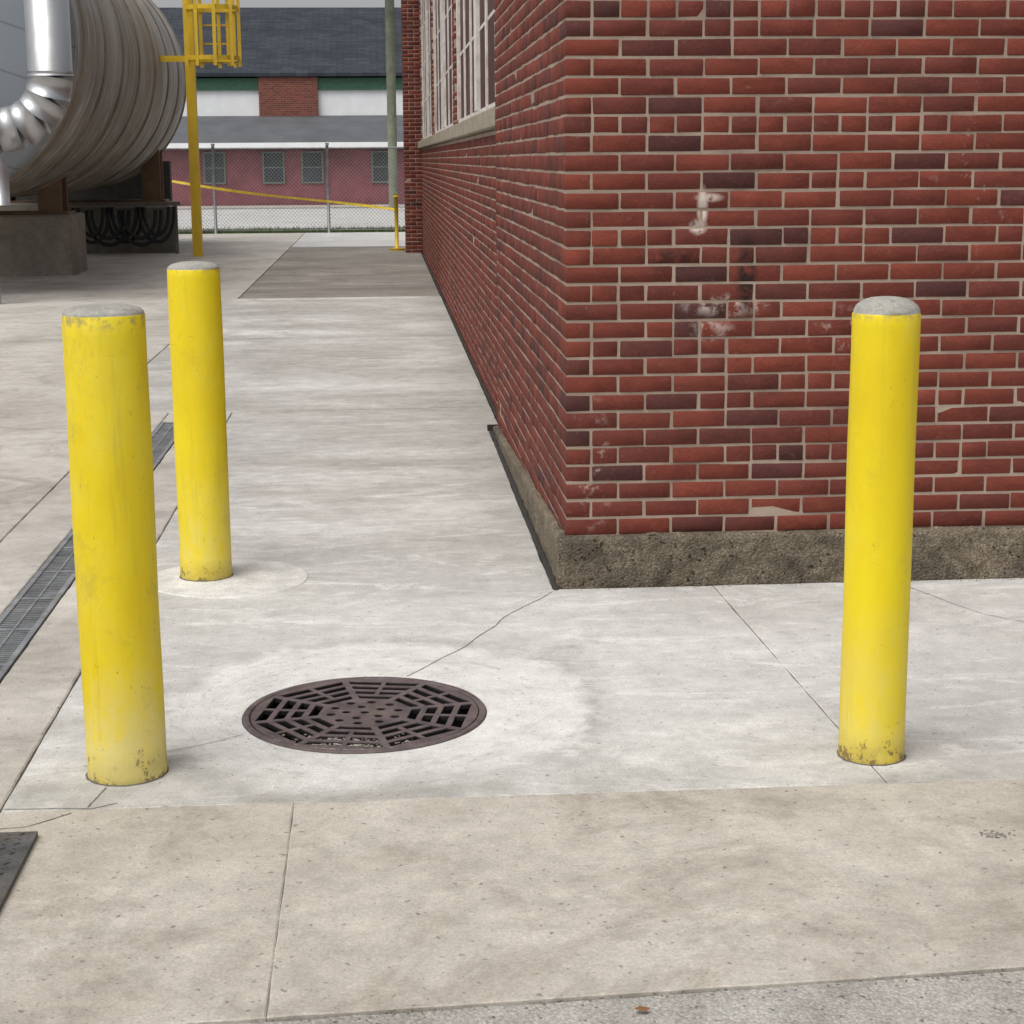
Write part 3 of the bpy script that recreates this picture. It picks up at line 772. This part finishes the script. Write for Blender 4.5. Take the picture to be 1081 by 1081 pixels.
prismx('lean_to_roof',[(62.5,2.08),(62.5,2.2),(66.4,3.2),(66.4,3.08)],-24.3,14.3,M['lean'])
prismx('eaves_board',[(62.44,2.0),(62.44,2.2),(62.49,2.2),(62.49,2.0)],-24.3,14.3,M['white'])
bm=bmesh.new(); box(bm,-24,14,66.5,80,2.5,4.5); mobj('upper_wall',bm,[M['white']],parent=ib)
bm=bmesh.new(); box(bm,-4.35,-2.2,66.30,66.49,3.18,4.58); mobj('brick_bay',bm,[M['brickfar']],parent=ib)
bm=bmesh.new(); box(bm,-24,-4.36,66.38,66.49,4.12,4.55); box(bm,-2.19,14,66.38,66.49,4.12,4.55); mobj('green_band',bm,[M['green']],parent=ib)
prismx('main_roof',[(66.2,4.6),(66.2,4.72),(73.3,7.6),(80.4,4.72),(80.4,4.6)],-24.5,14.5,M['shingle'])
up=empty('utility_pole'); bm=bmesh.new()
tube(bm,[(.42,57,-.03),(.42,57,4),(.42,57,9.5)],.15,14); mobj('pole_shaft',bm,[M['wood']],parent=up)
bm=bmesh.new(); box(bm,-.8,1.64,56.8,56.9,8.7,8.84)
for x in (-.6,0,.9,1.4): tube(bm,[(x,56.85,8.84),(x,56.85,9.05)],.05,8)
mobj('crossarm',bm,[M['wood']],parent=up)

bm=bmesh.new()
def pebble(x,y,z,r):
    m=Matrix.Translation((x,y,z))@Matrix.Rotation(random.random()*6,4,'Z')@Matrix.Diagonal((r,r*random.uniform(.5,.9),r*random.uniform(.3,.6),1))
    g=bmesh.ops.create_icosphere(bm,subdivisions=1,radius=1,matrix=m)
    for v in g['verts']: v.co+=Vector((random.uniform(-1,1),random.uniform(-1,1),random.uniform(-1,1)))*r*.18
for i in range(420):
    x=random.uniform(-1.4,2); pebble(x,fy(x)-.005+random.gauss(0,.014),-.004,random.uniform(.001,.0035))
for i in range(90): pebble(random.uniform(.66,2.6),6.41-abs(random.gauss(0,.015)),.001,random.uniform(.0015,.004))
for i in range(100): pebble(-.985+random.gauss(0,.01),random.uniform(4.3,9),.0,random.uniform(.001,.003))
for i in range(110): pebble(random.uniform(-1.3,2),random.uniform(2.6,4.6),.0005,random.uniform(.0008,.002))
for i in range(60): pebble(1.44+random.gauss(0,.02),3.88+random.gauss(0,.012),.001,random.uniform(.0015,.005))
mobj('gravel_debris',bm,[M['stone']])
bm=bmesh.new(); 
p=[(0,0),(.012,.006),(.026,.004),(.034,-.004),(.022,-.011),(.008,-.009)]
bm.faces.new([bm.verts.new((.45+a,3.075+b,.002+.004*(i%2))) for i,(a,b) in enumerate(p)]); mobj('fallen_leaf',bm,[M['leaf']])

# ------------------------------------------------------------ light
el,rot=math.radians(60),math.radians(225)
w=bpy.data.worlds.new('World'); S.world=w; w.use_nodes=True; t=w.node_tree; bg=t.nodes['Background']
sk=t.nodes.new('ShaderNodeTexSky'); sk.sky_type='NISHITA'; sk.sun_disc=False; sk.sun_elevation=el; sk.sun_rotation=rot; sk.air_density=1; sk.dust_density=4; sk.ozone_density=.6
hv=t.nodes.new('ShaderNodeHueSaturation'); hv.inputs['Saturation'].default_value=.22; hv.inputs['Value'].default_value=1.0
t.links.new(sk.outputs[0],hv.inputs['Color']); t.links.new(hv.outputs[0],bg.inputs[0]); bg.inputs[1].default_value=.15
sd=bpy.data.lights.new('sun','SUN'); sd.energy=1.5; sd.angle=math.radians(50); sd.color=(1,.965,.91)
so=bpy.data.objects.new('sun',sd); link(so)
d=Vector((math.sin(rot)*math.cos(el),math.cos(rot)*math.cos(el),math.sin(el)))
so.rotation_euler=d.to_track_quat('Z','Y').to_euler()
# ------------------------------------------------------------ camera
cd=bpy.data.cameras.new('camera'); cam=bpy.data.objects.new('camera',cd); link(cam); S.camera=cam
cd.sensor_width=36; cd.lens=61.6; cd.clip_start=.05; cd.clip_end=2000
th,ps,ro=math.radians(11.4),math.radians(4.165),math.radians(.39)
cam.matrix_world=Matrix.Translation((0,0,1.6))@Matrix.Rotation(-ps,4,'Z')@Matrix.Rotation(math.pi/2-th,4,'X')@Matrix.Rotation(-ro,4,'Z')
S.view_settings.view_transform='Standard'; S.view_settings.look='None'; S.view_settings.exposure=0
print('bricks',nB)
